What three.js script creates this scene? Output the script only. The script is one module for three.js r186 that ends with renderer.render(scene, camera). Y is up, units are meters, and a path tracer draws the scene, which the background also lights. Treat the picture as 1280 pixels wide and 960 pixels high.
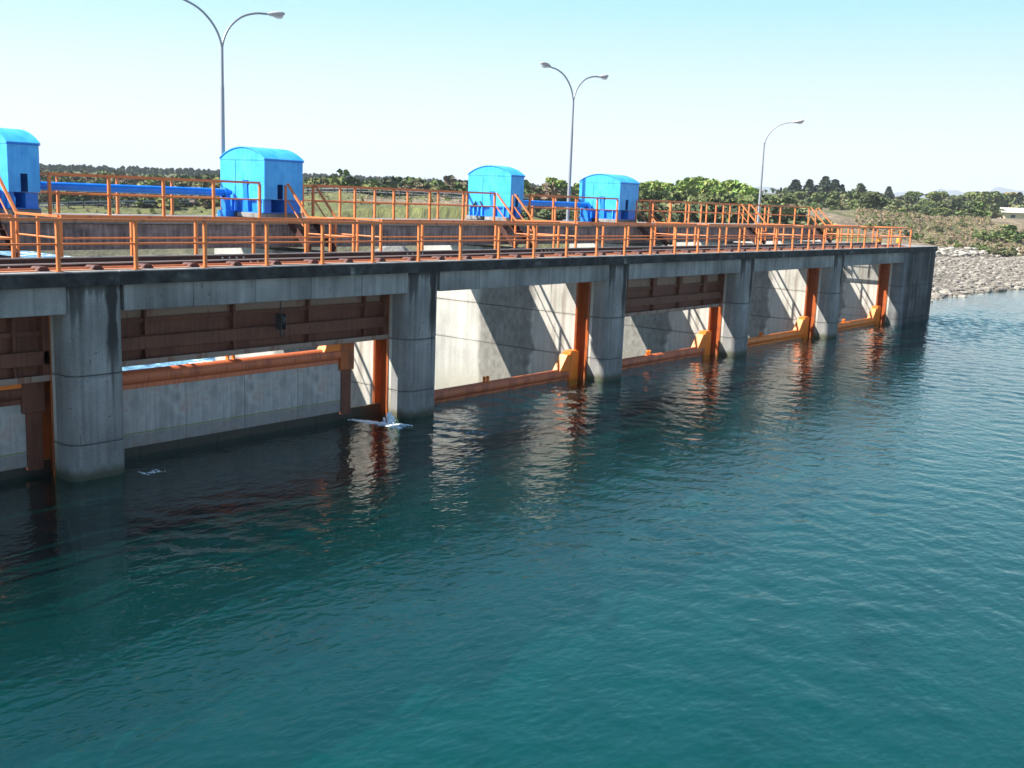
import * as THREE from 'three';
import { mergeGeometries } from 'three/addons/utils/BufferGeometryUtils.js';

// ---------------------------------------------------------------- camera, sky, sun, exposure
const scene = new THREE.Scene();
const camera = new THREE.PerspectiveCamera(40.06, 4 / 3, 0.1, 20000);
{
  const yaw = 0.6786, pitch = 0.1733, roll = 0.0386;
  const fwd = new THREE.Vector3(Math.cos(yaw), 0, -Math.sin(yaw)), rt = new THREE.Vector3(Math.sin(yaw), 0, Math.cos(yaw)), up = new THREE.Vector3(0, 1, 0);
  const f2 = fwd.clone().multiplyScalar(Math.cos(pitch)).addScaledVector(up, -Math.sin(pitch));
  const u2 = up.clone().multiplyScalar(Math.cos(pitch)).addScaledVector(fwd, Math.sin(pitch));
  const r3 = rt.clone().multiplyScalar(Math.cos(roll)).addScaledVector(u2, Math.sin(roll));
  const u3 = u2.clone().multiplyScalar(Math.cos(roll)).addScaledVector(rt, -Math.sin(roll));
  camera.quaternion.setFromRotationMatrix(new THREE.Matrix4().makeBasis(r3, u3, f2.negate()));
  camera.position.set(0.005, 5.82, 19.2);
}
const SUN = new THREE.Vector3(-0.76, 1.0, -0.69).normalize();
{
  const W = 1024, H = 512, data = new Float32Array(W * H * 4);
  const stops = [[-90, .08, .10, .11], [-4, .24, .27, .28], [0, .42, .44, .445], [3, .41, .435, .445], [6, .33, .42, .45], [10, .19, .375, .455], [18, .085, .215, .36], [40, .03, .09, .225], [90, .015, .05, .155]];
  for (let j = 0; j < H; j++) {
    const el = ((j + .5) / H - .5) * Math.PI, deg = el * 180 / Math.PI;
    let k = 0; while (k < stops.length - 2 && deg > stops[k + 1][0]) k++;
    const a = stops[k], b = stops[k + 1], t = Math.min(1, Math.max(0, (deg - a[0]) / (b[0] - a[0])));
    for (let i = 0; i < W; i++) {
      const az = ((i + .5) / W - .5) * 2 * Math.PI, o = (j * W + i) * 4;
      const d = Math.cos(el) * Math.cos(az) * SUN.x + Math.sin(el) * SUN.y + Math.cos(el) * Math.sin(az) * SUN.z;
      const ang = Math.acos(Math.max(-1, Math.min(1, d)));
      const g = .80 + .9 * Math.exp(-ang / .6);
      for (let c = 0; c < 3; c++) data[o + c] = (a[c + 1] + (b[c + 1] - a[c + 1]) * t) * g;
      data[o + 3] = 1;
    }
  }
  const sky = new THREE.DataTexture(data, W, H, THREE.RGBAFormat, THREE.FloatType);
  sky.mapping = THREE.EquirectangularReflectionMapping; sky.magFilter = THREE.LinearFilter; sky.minFilter = THREE.LinearFilter; sky.wrapS = THREE.RepeatWrapping; sky.needsUpdate = true;
  scene.background = sky; scene.environment = sky;
}
const sun = new THREE.DirectionalLight(new THREE.Color(1, .94, .85), 5);
sun.target.position.set(32, 2, -4); sun.position.copy(sun.target.position).addScaledVector(SUN, 120);
sun.castShadow = true; sun.shadow.mapSize.set(4096, 4096);
Object.assign(sun.shadow.camera, { left: -60, right: 60, top: 60, bottom: -60, near: 1, far: 300 });
scene.add(sun, sun.target);
const renderer = new THREE.WebGLRenderer({ antialias: true });
renderer.toneMapping = THREE.LinearToneMapping; renderer.toneMappingExposure = 2.75;
renderer.shadowMap.enabled = true;
scene.fog = new THREE.FogExp2(new THREE.Color(.80, .88, .96), 0.00016);

// ---------------------------------------------------------------- helpers
function mulberry(a) { return () => { a |= 0; a = a + 0x6D2B79F5 | 0; let t = Math.imul(a ^ a >>> 15, 1 | a); t = t + Math.imul(t ^ t >>> 7, 61 | t) ^ t; return ((t ^ t >>> 14) >>> 0) / 4294967296; }; }
const rnd = mulberry(7);
const rr = (a, b) => a + (b - a) * rnd();
const clamp = (x, a = 0, b = 1) => Math.min(b, Math.max(a, x));
const ss = (a, b, x) => { const t = clamp((x - a) / (b - a)); return t * t * (3 - 2 * t); };
const hash = (x, y, s) => { let h = Math.imul(x | 0, 374761393) + Math.imul(y | 0, 668265263) + Math.imul(s | 0, 1442695041) | 0; h = Math.imul(h ^ h >>> 13, 1274126177); return ((h ^ h >>> 16) >>> 0) / 4294967296; };
function vnoise(x, y, s = 0, px = 0, py = 0) {           // value noise, periodic when px / py are set
  const xi = Math.floor(x), yi = Math.floor(y), fx = x - xi, fy = y - yi;
  const u = fx * fx * (3 - 2 * fx), v = fy * fy * (3 - 2 * fy);
  const mx = q => px ? ((q % px) + px) % px : q, my = q => py ? ((q % py) + py) % py : q;
  const a = hash(mx(xi), my(yi), s), b = hash(mx(xi + 1), my(yi), s), c = hash(mx(xi), my(yi + 1), s), d = hash(mx(xi + 1), my(yi + 1), s);
  return a + (b - a) * u + (c - a) * v + (a - b - c + d) * u * v;
}
function fbm(x, y, s = 0, o = 4, px = 0, py = 0) { let v = 0, a = .5, n = 0; for (let i = 0; i < o; i++) { v += a * vnoise(x, y, s + i * 17, px, py); n += a; a *= .5; x *= 2; y *= 2; px *= 2; py *= 2; } return v / n; }
const usedNames = new Map();
function numbered(n) { const k = usedNames.get(n) || 0; usedNames.set(n, k + 1); return k ? `${n}_${String(k).padStart(3, '0')}` : n; }
function tag(o, label, category, group, kind) { o.userData.label = label; if (category) o.userData.category = category; if (group) o.userData.group = group; if (kind) o.userData.kind = kind; return o; }
function thing(name, label, category, pos = [0, 0, 0], group) { const o = new THREE.Group(); o.name = numbered(name); o.position.set(...pos); scene.add(o); return tag(o, label, category, group); }
function part(name, geo, mat, parent) { const g = Array.isArray(geo) ? (geo.length > 1 ? mergeGeometries(geo.map(q => { q = q.index ? q.toNonIndexed() : q; return q; })) : geo[0]) : geo; const m = new THREE.Mesh(g, mat); m.name = parent === scene ? numbered(name) : name; parent.add(m); return m; }
function structure(name, geo, mat, label) { const m = part(name, geo, mat, scene); m.userData.kind = 'structure'; if (label) m.userData.label = label; return m; }
function copy(src, label, group) { const c = src.clone(); c.name = numbered(src.name.replace(/_\d{3}$/, '')); c.userData = { ...src.userData }; if (label) c.userData.label = label; if (group) c.userData.group = group; scene.add(c); return c; }
// box given by its min / max corners, with bevelled edges, uv in metres
function box(x0, x1, y0, y1, z0, z1, bev = 0) {
  let g;
  if (bev > 0) {
    const w = x1 - x0, h = y1 - y0, d = z1 - z0, b = Math.min(bev, w / 2.1, h / 2.1, d / 2.1), P = [], N = [];
    const c = [(x0 + x1) / 2, (y0 + y1) / 2, (z0 + z1) / 2], s = [w / 2, h / 2, d / 2];
    const quad = (a, bb, cc, dd) => { P.push(a, bb, cc, a, cc, dd); };
    const V = (i, sx, sy, sz) => { const q = [sx, sy, sz].map((q, k) => q * (k === i ? s[k] : s[k] - b)); return new THREE.Vector3(c[0] + q[0], c[1] + q[1], c[2] + q[2]); };
    const S = [-1, 1];
    const face = (a, b2, cc, dd, n) => { const e = new THREE.Vector3().subVectors(b2, a).cross(new THREE.Vector3().subVectors(cc, a)); if (e.dot(n) < 0) quad(a, dd, cc, b2); else quad(a, b2, cc, dd); };
    for (let i = 0; i < 3; i++) for (const q of S) {
      const j = (i + 1) % 3, k = (i + 2) % 3, mk = (a, bb) => { const t = [0, 0, 0]; t[i] = q; t[j] = a; t[k] = bb; return V(i, ...t); };
      const n = new THREE.Vector3().setComponent(i, q); face(mk(-1, -1), mk(1, -1), mk(1, 1), mk(-1, 1), n);
    }
    for (let i = 0; i < 3; i++) for (const qa of S) for (const qb of S) {   // edges along axis i
      const j = (i + 1) % 3, k = (i + 2) % 3, mk = (f, e) => { const t = [0, 0, 0]; t[i] = e; t[j] = qa; t[k] = qb; return V(f, ...t); };
      const n = new THREE.Vector3().setComponent(j, qa).setComponent(k, qb); face(mk(j, -1), mk(j, 1), mk(k, 1), mk(k, -1), n);
    }
    for (const a of S) for (const e of S) for (const f of S) {
      const p = [V(0, a, e, f), V(1, a, e, f), V(2, a, e, f)], n = new THREE.Vector3(a, e, f);
      const cr = new THREE.Vector3().subVectors(p[1], p[0]).cross(new THREE.Vector3().subVectors(p[2], p[0]));
      if (cr.dot(n) < 0) P.push(p[0], p[2], p[1]); else P.push(...p);
    }
    g = new THREE.BufferGeometry(); const arr = new Float32Array(P.length * 3); P.forEach((p, i) => p.toArray(arr, i * 3));
    g.setAttribute('position', new THREE.BufferAttribute(arr, 3)); g.computeVertexNormals();
  } else { g = new THREE.BoxGeometry(x1 - x0, y1 - y0, z1 - z0).toNonIndexed(); g.translate((x0 + x1) / 2, (y0 + y1) / 2, (z0 + z1) / 2); }
  return metreUV(g);
}
function metreUV(g) {
  if (g.index) g = g.toNonIndexed();
  const p = g.attributes.position, n = g.attributes.normal, uv = new Float32Array(p.count * 2);
  for (let i = 0; i < p.count; i++) {
    const ax = Math.abs(n.getX(i)), ay = Math.abs(n.getY(i)), az = Math.abs(n.getZ(i));
    let u, v; if (ay >= ax && ay >= az) { u = p.getX(i); v = p.getZ(i); } else if (ax > az) { u = p.getZ(i); v = p.getY(i); } else { u = p.getX(i); v = p.getY(i); }
    uv[2 * i] = u; uv[2 * i + 1] = v;
  }
  g.setAttribute('uv', new THREE.BufferAttribute(uv, 2)); return g;
}
function mapUV(g, f) { const p = g.attributes.position, n = g.attributes.normal, uv = g.attributes.uv; for (let i = 0; i < p.count; i++) { const q = f(p.getX(i), p.getY(i), p.getZ(i), n.getX(i), n.getY(i), n.getZ(i)); uv.setXY(i, q[0], q[1]); } return g; }
function bar(a, b, r, seg = 8, r2 = r) {
  const A = new THREE.Vector3(...a), B = new THREE.Vector3(...b), d = new THREE.Vector3().subVectors(B, A), L = d.length();
  const g = new THREE.CylinderGeometry(r2, r, L, seg, 1); g.translate(0, L / 2, 0);
  g.applyQuaternion(new THREE.Quaternion().setFromUnitVectors(new THREE.Vector3(0, 1, 0), d.normalize())); g.translate(...a); return metreUV(g);
}
function beamBar(a, b, w, h) {                          // rectangular bar from a to b, h in the vertical plane
  const A = new THREE.Vector3(...a), B = new THREE.Vector3(...b), d = new THREE.Vector3().subVectors(B, A), L = d.length(); d.normalize();
  const side = new THREE.Vector3(0, 1, 0).cross(d).normalize(), up = d.clone().cross(side);
  const g = new THREE.BoxGeometry(w, h, L).toNonIndexed(); g.translate(0, 0, L / 2);
  g.applyMatrix4(new THREE.Matrix4().makeBasis(side, up, d)); g.translate(...a); return metreUV(g);
}
function tubeAlong(pts, r, seg = 20, rad = 8) { return metreUV(new THREE.TubeGeometry(new THREE.CatmullRomCurve3(pts.map(p => new THREE.Vector3(...p))), seg, r, rad)); }
function extr(pts, depth, bevel = 0, holes = []) {
  const s = new THREE.Shape(pts.map(p => new THREE.Vector2(...p)));
  for (const h of holes) s.holes.push(new THREE.Path(h.map(p => new THREE.Vector2(...p))));
  return new THREE.ExtrudeGeometry(s, { depth, bevelEnabled: bevel > 0, bevelThickness: bevel, bevelSize: bevel, bevelOffset: -bevel, bevelSegments: 1, curveSegments: 8 });
}
function planExtr(pts, y0, y1, bevel) {                  // outline in plan (x, z) raised from y0 to y1
  const g = extr(pts.map(([x, z]) => [x, -z]), y1 - y0 - 2 * bevel, bevel); g.rotateX(-Math.PI / 2); g.translate(0, y0 + bevel, 0); return metreUV(g);
}
// ---------------------------------------------------------------- textures
function tex(w, h, f, srgb = true, wrap = THREE.RepeatWrapping) {
  const d = new Uint8Array(w * h * 4);
  for (let j = 0; j < h; j++) for (let i = 0; i < w; i++) { const c = f((i + .5) / w, (j + .5) / h), o = (j * w + i) * 4; d[o] = clamp(c[0]) * 255; d[o + 1] = clamp(c[1]) * 255; d[o + 2] = clamp(c[2]) * 255; d[o + 3] = 255; }
  const t = new THREE.DataTexture(d, w, h); t.magFilter = THREE.LinearFilter; t.minFilter = THREE.LinearMipmapLinearFilter; t.generateMipmaps = true;
  t.wrapS = t.wrapT = wrap; if (srgb) t.colorSpace = THREE.SRGBColorSpace; t.needsUpdate = true; return t;
}
const grey = v => [v, v, v];
const rep = (t, u, v) => { const c = t.clone(); c.repeat.set(u, v); c.needsUpdate = true; return c; };
const mixc = (a, b, t) => a.map((q, i) => q + (b[i] - q) * t);
// general concrete, tile 8 m
const concreteTone = (u, v, s) => {
  const m = fbm(u * 8, v * 8, s, 5, 8, 8), st = fbm(u * 60, v * 3, s + 50, 3, 60, 3), f = vnoise(u * 512, v * 512, s + 9, 512, 512);
  return .50 + (m - .5) * .28 + (st - .5) * .20 + (f - .5) * .05;  // base tone lowered to deepen the shade on the beam fronts
};
const concreteMap = tex(1024, 1024, (u, v) => { let t = concreteTone(u, v, 3); const b = Math.abs(((u * 8 / .16) % 1) - .5); t -= b > .47 ? .035 : 0; const pit = vnoise(u * 90, v * 90, 77, 90, 90); if (pit > .93) t -= .22 * (pit - .93) / .07; return [t, t * .995, t * .975]; });
const concreteBump = tex(1024, 1024, (u, v) => { let t = .6 + (fbm(u * 60, v * 60, 5, 4, 60, 60) - .5) * .5; const b = Math.abs(((u * 8 / .16) % 1) - .5); if (b > .46) t -= .25; const pit = vnoise(u * 90, v * 90, 77, 90, 90); if (pit > .93) t -= .3; return grey(t); }, false);
// dark weathered slab edge: black lichen crust with paler scuffs
const crustMap = tex(1024, 256, (u, v) => { const m = fbm(u * 40, v * 6, 21, 5, 40, 6), s = fbm(u * 120, v * 10, 33, 3, 120, 10); let t = .20 + (m - .5) * .26 + (s - .5) * .14; if (m > .66) t += .10 * (m - .66) / .1; return [t * .98, t, t * .97]; });
// walls of the piers, laid on (z, y): 12 m by 4.4 m; dark mould under the hoist platform, drip streaks, slime at the waterline
const flankMap = tex(1024, 512, (u, v) => {
  const z = -12 * (1 - u), y = v * 7.5 - 3;
  const n = fbm(z * 1.1, y * 1.1, 41, 5), st = fbm(z * 9, y * .5, 43, 4), f = vnoise(z * 40, y * 40, 47), big = fbm(z * .5, y * .5, 49, 3);
  let c = grey(.65 + (n - .5) * .18 + (st - .5) * .13 + (f - .5) * .05);  // same concrete as the noses, given a paler tone for the sunlit walls
  c = [c[0], c[1] * .98, c[2] * .93];
  const edge = (a, b, w) => ss(a - w, a + w, z) * (1 - ss(b - w, b + w, z));
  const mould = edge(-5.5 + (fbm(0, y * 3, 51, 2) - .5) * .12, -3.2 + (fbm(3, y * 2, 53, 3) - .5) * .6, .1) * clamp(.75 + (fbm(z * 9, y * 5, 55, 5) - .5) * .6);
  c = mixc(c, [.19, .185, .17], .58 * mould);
  const m2 = edge(-2.35 + (st - .5) * .5, -1.75, .2) * clamp((fbm(z * 4, y * .8, 57, 3) - .42) * 3);
  c = mixc(c, [.40, .36, .31], .7 * m2);
  const low = z > -1.25 ? (1 - ss(.25, .95 + (n - .5) * 1.2, y)) : 1 - ss(-1.6, .2 + (n - .5) * 1.6, y); c = mixc(c, [.42, .39, .31], .55 * low * clamp(.4 + st));
  const alg = z > -1.25 ? 1 - ss(.02, .22 + (st - .5) * .4, y) : 1 - ss(-2.2, -1.8, y); c = mixc(c, [.24, .24, .13], .75 * alg);
  for (const yj of [.72, 2.1]) { const k = Math.exp(-(((y - yj + (n - .5) * .05) / .035) ** 2)); c = mixc(c, [.34, .31, .28], .5 * k * clamp(big * 1.4)); }
  return c;
}, true, THREE.ClampToEdgeWrapping);
// noses of the piers, laid on (perimeter, y): dark drip stain under the deck joint
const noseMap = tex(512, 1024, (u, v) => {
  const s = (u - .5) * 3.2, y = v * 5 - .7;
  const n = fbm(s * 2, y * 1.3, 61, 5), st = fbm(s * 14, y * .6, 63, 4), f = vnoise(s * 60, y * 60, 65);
  let c = grey(.49 + (n - .5) * .22 + (st - .5) * .15 + (f - .5) * .06); c = [c[0], c[1] * .995, c[2] * .975];  // base tone darkened to deepen the shade on the pier fronts
  const wob = (fbm(1, y * 2.2, 67, 3) - .5) * .12;
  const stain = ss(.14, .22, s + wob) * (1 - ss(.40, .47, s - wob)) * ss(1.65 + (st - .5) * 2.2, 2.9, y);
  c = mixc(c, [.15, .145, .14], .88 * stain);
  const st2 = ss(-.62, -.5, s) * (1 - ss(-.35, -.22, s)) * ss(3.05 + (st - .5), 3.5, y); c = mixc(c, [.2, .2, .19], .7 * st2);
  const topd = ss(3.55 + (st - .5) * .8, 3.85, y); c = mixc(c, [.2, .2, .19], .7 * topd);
  { const q = vnoise(s * 23, y * 17, 69); if (q > .93) c = mixc(c, [.2, .2, .2], .6 * ss(.93, .97, q)); }
  for (const yj of [.72, 2.1]) { const k = Math.exp(-(((y - yj + (n - .5) * .1) / .03) ** 2)); c = mixc(c, [.26, .26, .26], .35 * k * clamp(n * 1.5)); }
  const below = (1 - ss(1.7, 2.1, y)) * clamp((n - .35) * 1.3); c = mixc(c, [.36, .36, .36], .4 * below);
  const alg = 1 - ss(.05, .28 + (st - .5) * .3, y); c = mixc(c, [.22, .22, .14], .7 * alg);
  return c;
}, true, THREE.ClampToEdgeWrapping);
const rustNoise = (u, v, s, p) => fbm(u * p, v * p, s, 5, p, p);
const rustMap = (base, rust, amt, s) => tex(512, 512, (u, v) => { const n = rustNoise(u, v, s, 6), st = fbm(u * 40, v * 3, s + 7, 3, 40, 3), f = vnoise(u * 200, v * 200, s + 3, 200, 200); const k = clamp((n * .7 + st * .5 - .62 + amt) * 3.2); return mixc(base, rust, k).map(q => q + (f - .5) * .03 + (n - .5) * .05); });
const M = {};
const std = (o) => new THREE.MeshStandardMaterial(o);
M.concrete = std({ map: rep(concreteMap, 1 / 8, 1 / 8), bumpMap: rep(concreteBump, 1 / 8, 1 / 8), bumpScale: .006, roughness: .93 });
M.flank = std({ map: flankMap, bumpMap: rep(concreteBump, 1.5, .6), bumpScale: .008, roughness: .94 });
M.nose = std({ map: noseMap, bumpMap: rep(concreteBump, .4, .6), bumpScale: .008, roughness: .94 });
M.crust = std({ map: rep(crustMap, 1 / 12, 1 / 1.5), bumpMap: rep(concreteBump, 1 / 4, 1 / 4), bumpScale: .012, roughness: .96 });
M.girder = std({ map: tex(1024, 256, (u, v) => { const m = fbm(u * 24, v * 6, 71, 5, 24, 6), s = fbm(u * 160, v * 2, 73, 4, 160, 2); const t = .47 + (m - .5) * .25 + (s - .5) * .32; return [t * 1.06, t * .95, t * .91]; }), roughness: .95 });
M.girder.map.repeat.set(1 / 10, 1);
M.orange = std({ map: rep(rustMap([.81, .465, .245], [.56, .29, .17], -.04, 81), .7, .7), roughness: .55 });
M.gateOrange = std({ map: rep(rustMap([.88, .46, .10], [.58, .25, .10], -.08, 83), .5, .5), roughness: .5 });
M.guide = std({ map: rep(rustMap([.62, .31, .09], [.40, .19, .085], 0, 82), .5, .5), roughness: .55 });  // gate orange with the shade of the slots put into its colour
M.tube = std({ map: rep(rustMap([.74, .40, .25], [.55, .27, .18], .02, 85), .5, .5), roughness: .55 });
M.brown = std({ map: rep(rustMap([.40, .235, .16], [.31, .15, .10], .06, 87), .5, .5), roughness: .7 });
M.brownPale = std({ map: rep(rustMap([.55, .47, .42], [.44, .26, .18], -.02, 89), .5, .5), roughness: .75 });
M.skin = std({ map: rep(tex(512, 512, (u, v) => { const n = rustNoise(u, v, 91, 8), st = fbm(u * 50, v * 3, 93, 3, 50, 3), y = v * 2; let c = grey(.60 + (n - .5) * .24 + (st - .5) * .12); c = [c[0], c[1] * .98, c[2] * .955]; const r = clamp((n - .62 + (y < .3 ? .16 : 0)) * 3); c = mixc(c, [.47, .30, .25], .5 * r); const l = Math.exp(-(((y - .33 + (st - .5) * .02) / .016) ** 2)); c = mixc(c, [.42, .44, .22], .75 * l); if (y < .3) c = mixc(c, [.42, .38, .36], .35); return c; }), .5, .5), roughness: .7 });
M.wet = std({ map: rep(rustMap([.17, .16, .14], [.10, .10, .08], 0, 94), .5, .5), roughness: .35 });
M.faded = std({ map: rep(rustMap([.82, .56, .41], [.66, .36, .24], -.05, 96), .7, .7), roughness: .65 });
M.maroon = std({ map: rep(rustMap([.30, .15, .12], [.20, .10, .08], .05, 95), .8, .8), roughness: .7 });
M.railHead = std({ color: new THREE.Color().setRGB(.42, .36, .32), roughness: .45, metalness: .5 });
M.darkSteel = std({ color: new THREE.Color().setRGB(.03, .03, .032), roughness: .6 });
M.bolt = std({ color: new THREE.Color().setRGB(.6, .55, .5), roughness: .4, metalness: .4 });
M.blue = std({ map: rep(tex(512, 512, (u, v) => { const n = rustNoise(u, v, 101, 8), st = fbm(u * 40, v * 2, 103, 3, 40, 2), f = vnoise(u * 220, v * 220, 105, 220, 220); const k = (n - .5) * .14 + (st - .5) * .10 + (f - .5) * .03, ru = clamp((st * .6 + n * .6 - .78) * 5); return mixc([.24 + k, .66 + k, .93 + k * .6], [.33, .42, .46], .35 * ru); }), .6, .6), roughness: .42 });
M.blueDeep = std({ map: rep(tex(256, 256, (u, v) => { const n = rustNoise(u, v, 107, 8); return [.08 + (n - .5) * .05, .47 + (n - .5) * .09, .85 + (n - .5) * .1]; }), .6, .6), roughness: .4 });
M.galv = std({ color: new THREE.Color().setRGB(.30, .31, .33), roughness: .5, metalness: .35 });
M.lampHead = std({ color: new THREE.Color().setRGB(.40, .37, .36), roughness: .55 });
M.lampGlass = new THREE.MeshPhysicalMaterial({ color: new THREE.Color().setRGB(.75, .72, .68), roughness: .25, transmission: .5, thickness: 0 });
M.white = std({ color: new THREE.Color().setRGB(.75, .75, .72), roughness: .7 });

// ---------------------------------------------------------------- the site
const WD = 4.145, UD = 5.03;                              // walkway and hoist platform levels above the water
const S = 9.216, PW = 1.2;
const R = []; for (let i = 0; i < 6; i++) R.push(2.214 + S * i);   // right faces of the six piers
const ABUT = R[5] + S - PW;                               // left face of the end abutment
const bayL = i => R[i], bayR = i => (i < 5 ? R[i + 1] - PW : ABUT);

// ---- terrain
const shore = [[-9000, -1900], [-300, -280], [-81, -168], [46, -152], [88, -122], [106, -90], [106, -54], [84, -18], [64, -4.4], [77, -4.6], [100, -3.8], [140, -1.5], [220, 5], [420, 30], [14000, 900]];
function shoreDist(x, z) {                                // > 0 on land (north-east side)
  let best = 1e9, inside = false;
  for (let i = 0; i < shore.length - 1; i++) {
    const [ax, az] = shore[i], [bx, bz] = shore[i + 1], dx = bx - ax, dz = bz - az, t = clamp(((x - ax) * dx + (z - az) * dz) / (dx * dx + dz * dz));
    const d = Math.hypot(x - ax - dx * t, z - az - dz * t);
    if (d < best) best = d;
    if ((ax > x) !== (bx > x) && z < az + dz * (x - ax) / dx) inside = !inside;
  }
  return inside ? best : -best;
}
function ground(x, z) {
  const d = shoreDist(x, z), n = fbm(x * .06, z * .06, 201, 4) - .5, n2 = fbm(x * .35, z * .35, 205, 3) - .5;
  if (d < 0) return Math.max(-7, d * .42) + (d > -2 ? n2 * .2 : 0);
  const bankL = ss(0, 4, d) * .5 + ss(4, 16, d) * 1.8 + n * .8 * ss(4, 30, d);
  const c = -30 + .29 * (x - 142), e = c - z;
  let bar = .12 + ss(0, 8, d) * .45 + n2 * .22 * ss(0, 3, d) + n * .3;
  bar -= 1.3 * Math.exp(-((e / 3.2) ** 2)) * ss(95, 115, x);
  const bank = bar + ss(4, 9, e) * .5 + ss(9, 40, e) * 4.3 + n * 2.8 * ss(8, 26, e) + n2 * .6 * ss(6, 20, e);
  let h = bankL + (bank - bankL) * ss(78, 108, x - Math.max(0, -z - 60) * .25);
  const far = Math.hypot(x, z - 19);
  h += 6.5 * Math.exp(-(((x - 540) / 270) ** 2) - (((z + 600) / 190) ** 2)) + 7 * Math.exp(-(((x - 400) / 90) ** 2) - (((z + 165) / 60) ** 2)) + 4 * ss(350, 900, far) * (.4 + fbm(x * .004, z * .004, 207, 3));
  return h;
}
function axis(lo, a, b, hi, step) { const v = []; let s = step, x = a; const left = []; while (x > lo) { s *= 1.22; x -= s; left.push(x); } left.reverse(); v.push(...left); for (let q = a; q <= b; q += step) v.push(q); s = step; x = b; while (x < hi) { s *= 1.22; x += s; v.push(x); } return v; }
{
  const xs = axis(-6000, 20, 250, 8000, 1.6), zs = axis(-8000, -150, 12, 5000, 1.6), P = [], C = [], I = [], U = [];
  for (const z of zs) for (const x of xs) {
    const h = ground(x, z), d = shoreDist(x, z), n = fbm(x * .09, z * .09, 211, 4), n2 = fbm(x * .5, z * .5, 213, 3), e = -30 + .29 * (x - 142) - z;
    P.push(x, h, z); U.push(x, z);
    const gravel = mixc([.19, .168, .138], [.28, .255, .215], n2), dry = mixc([.31, .245, .175], [.22, .18, .115], n2), grass = mixc([.10, .13, .035], [.17, .17, .06], n2);
    const right = ss(95, 125, x) * ss(-150, -110, z); let c = mixc(dry, grass, right > .5 ? ss(.46, .62, n) : ss(.22, .42, n));
    const isBar = x > 62 ? 1 - ss(7, 12, e + (n - .5) * 6) : 1 - ss(5, 9, d);
    c = mixc(c, gravel, isBar); if (h < .06) c = mixc(c, [.09, .085, .07], .7); C.push(...c);
  }
  const w = xs.length; for (let j = 0; j < zs.length - 1; j++) for (let i = 0; i < w - 1; i++) { const a = j * w + i; I.push(a, a + w, a + 1, a + 1, a + w, a + w + 1); }
  const g = new THREE.BufferGeometry(); g.setAttribute('position', new THREE.Float32BufferAttribute(P, 3)); g.setAttribute('color', new THREE.Float32BufferAttribute(C, 3)); g.setAttribute('uv', new THREE.Float32BufferAttribute(U, 2)); g.setIndex(I); g.computeVertexNormals();
  const gm = tex(1024, 1024, (u, v) => { const a = fbm(u * 40, v * 40, 221, 4, 40, 40), b = vnoise(u * 160, v * 160, 223, 160, 160), c = fbm(u * 6, v * 6, 225, 3, 6, 6); const t = .78 + (a - .5) * .5 + (b - .5) * .3 + (c - .5) * .25; return [t, t * .99, t * .96]; });
  structure('ground', g, std({ map: rep(gm, 1 / 24, 1 / 24), vertexColors: true, bumpMap: rep(gm, 1 / 24, 1 / 24), bumpScale: .12, roughness: .97 }), 'gravel bars, dry banks and grassy land round the river');
}
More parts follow.
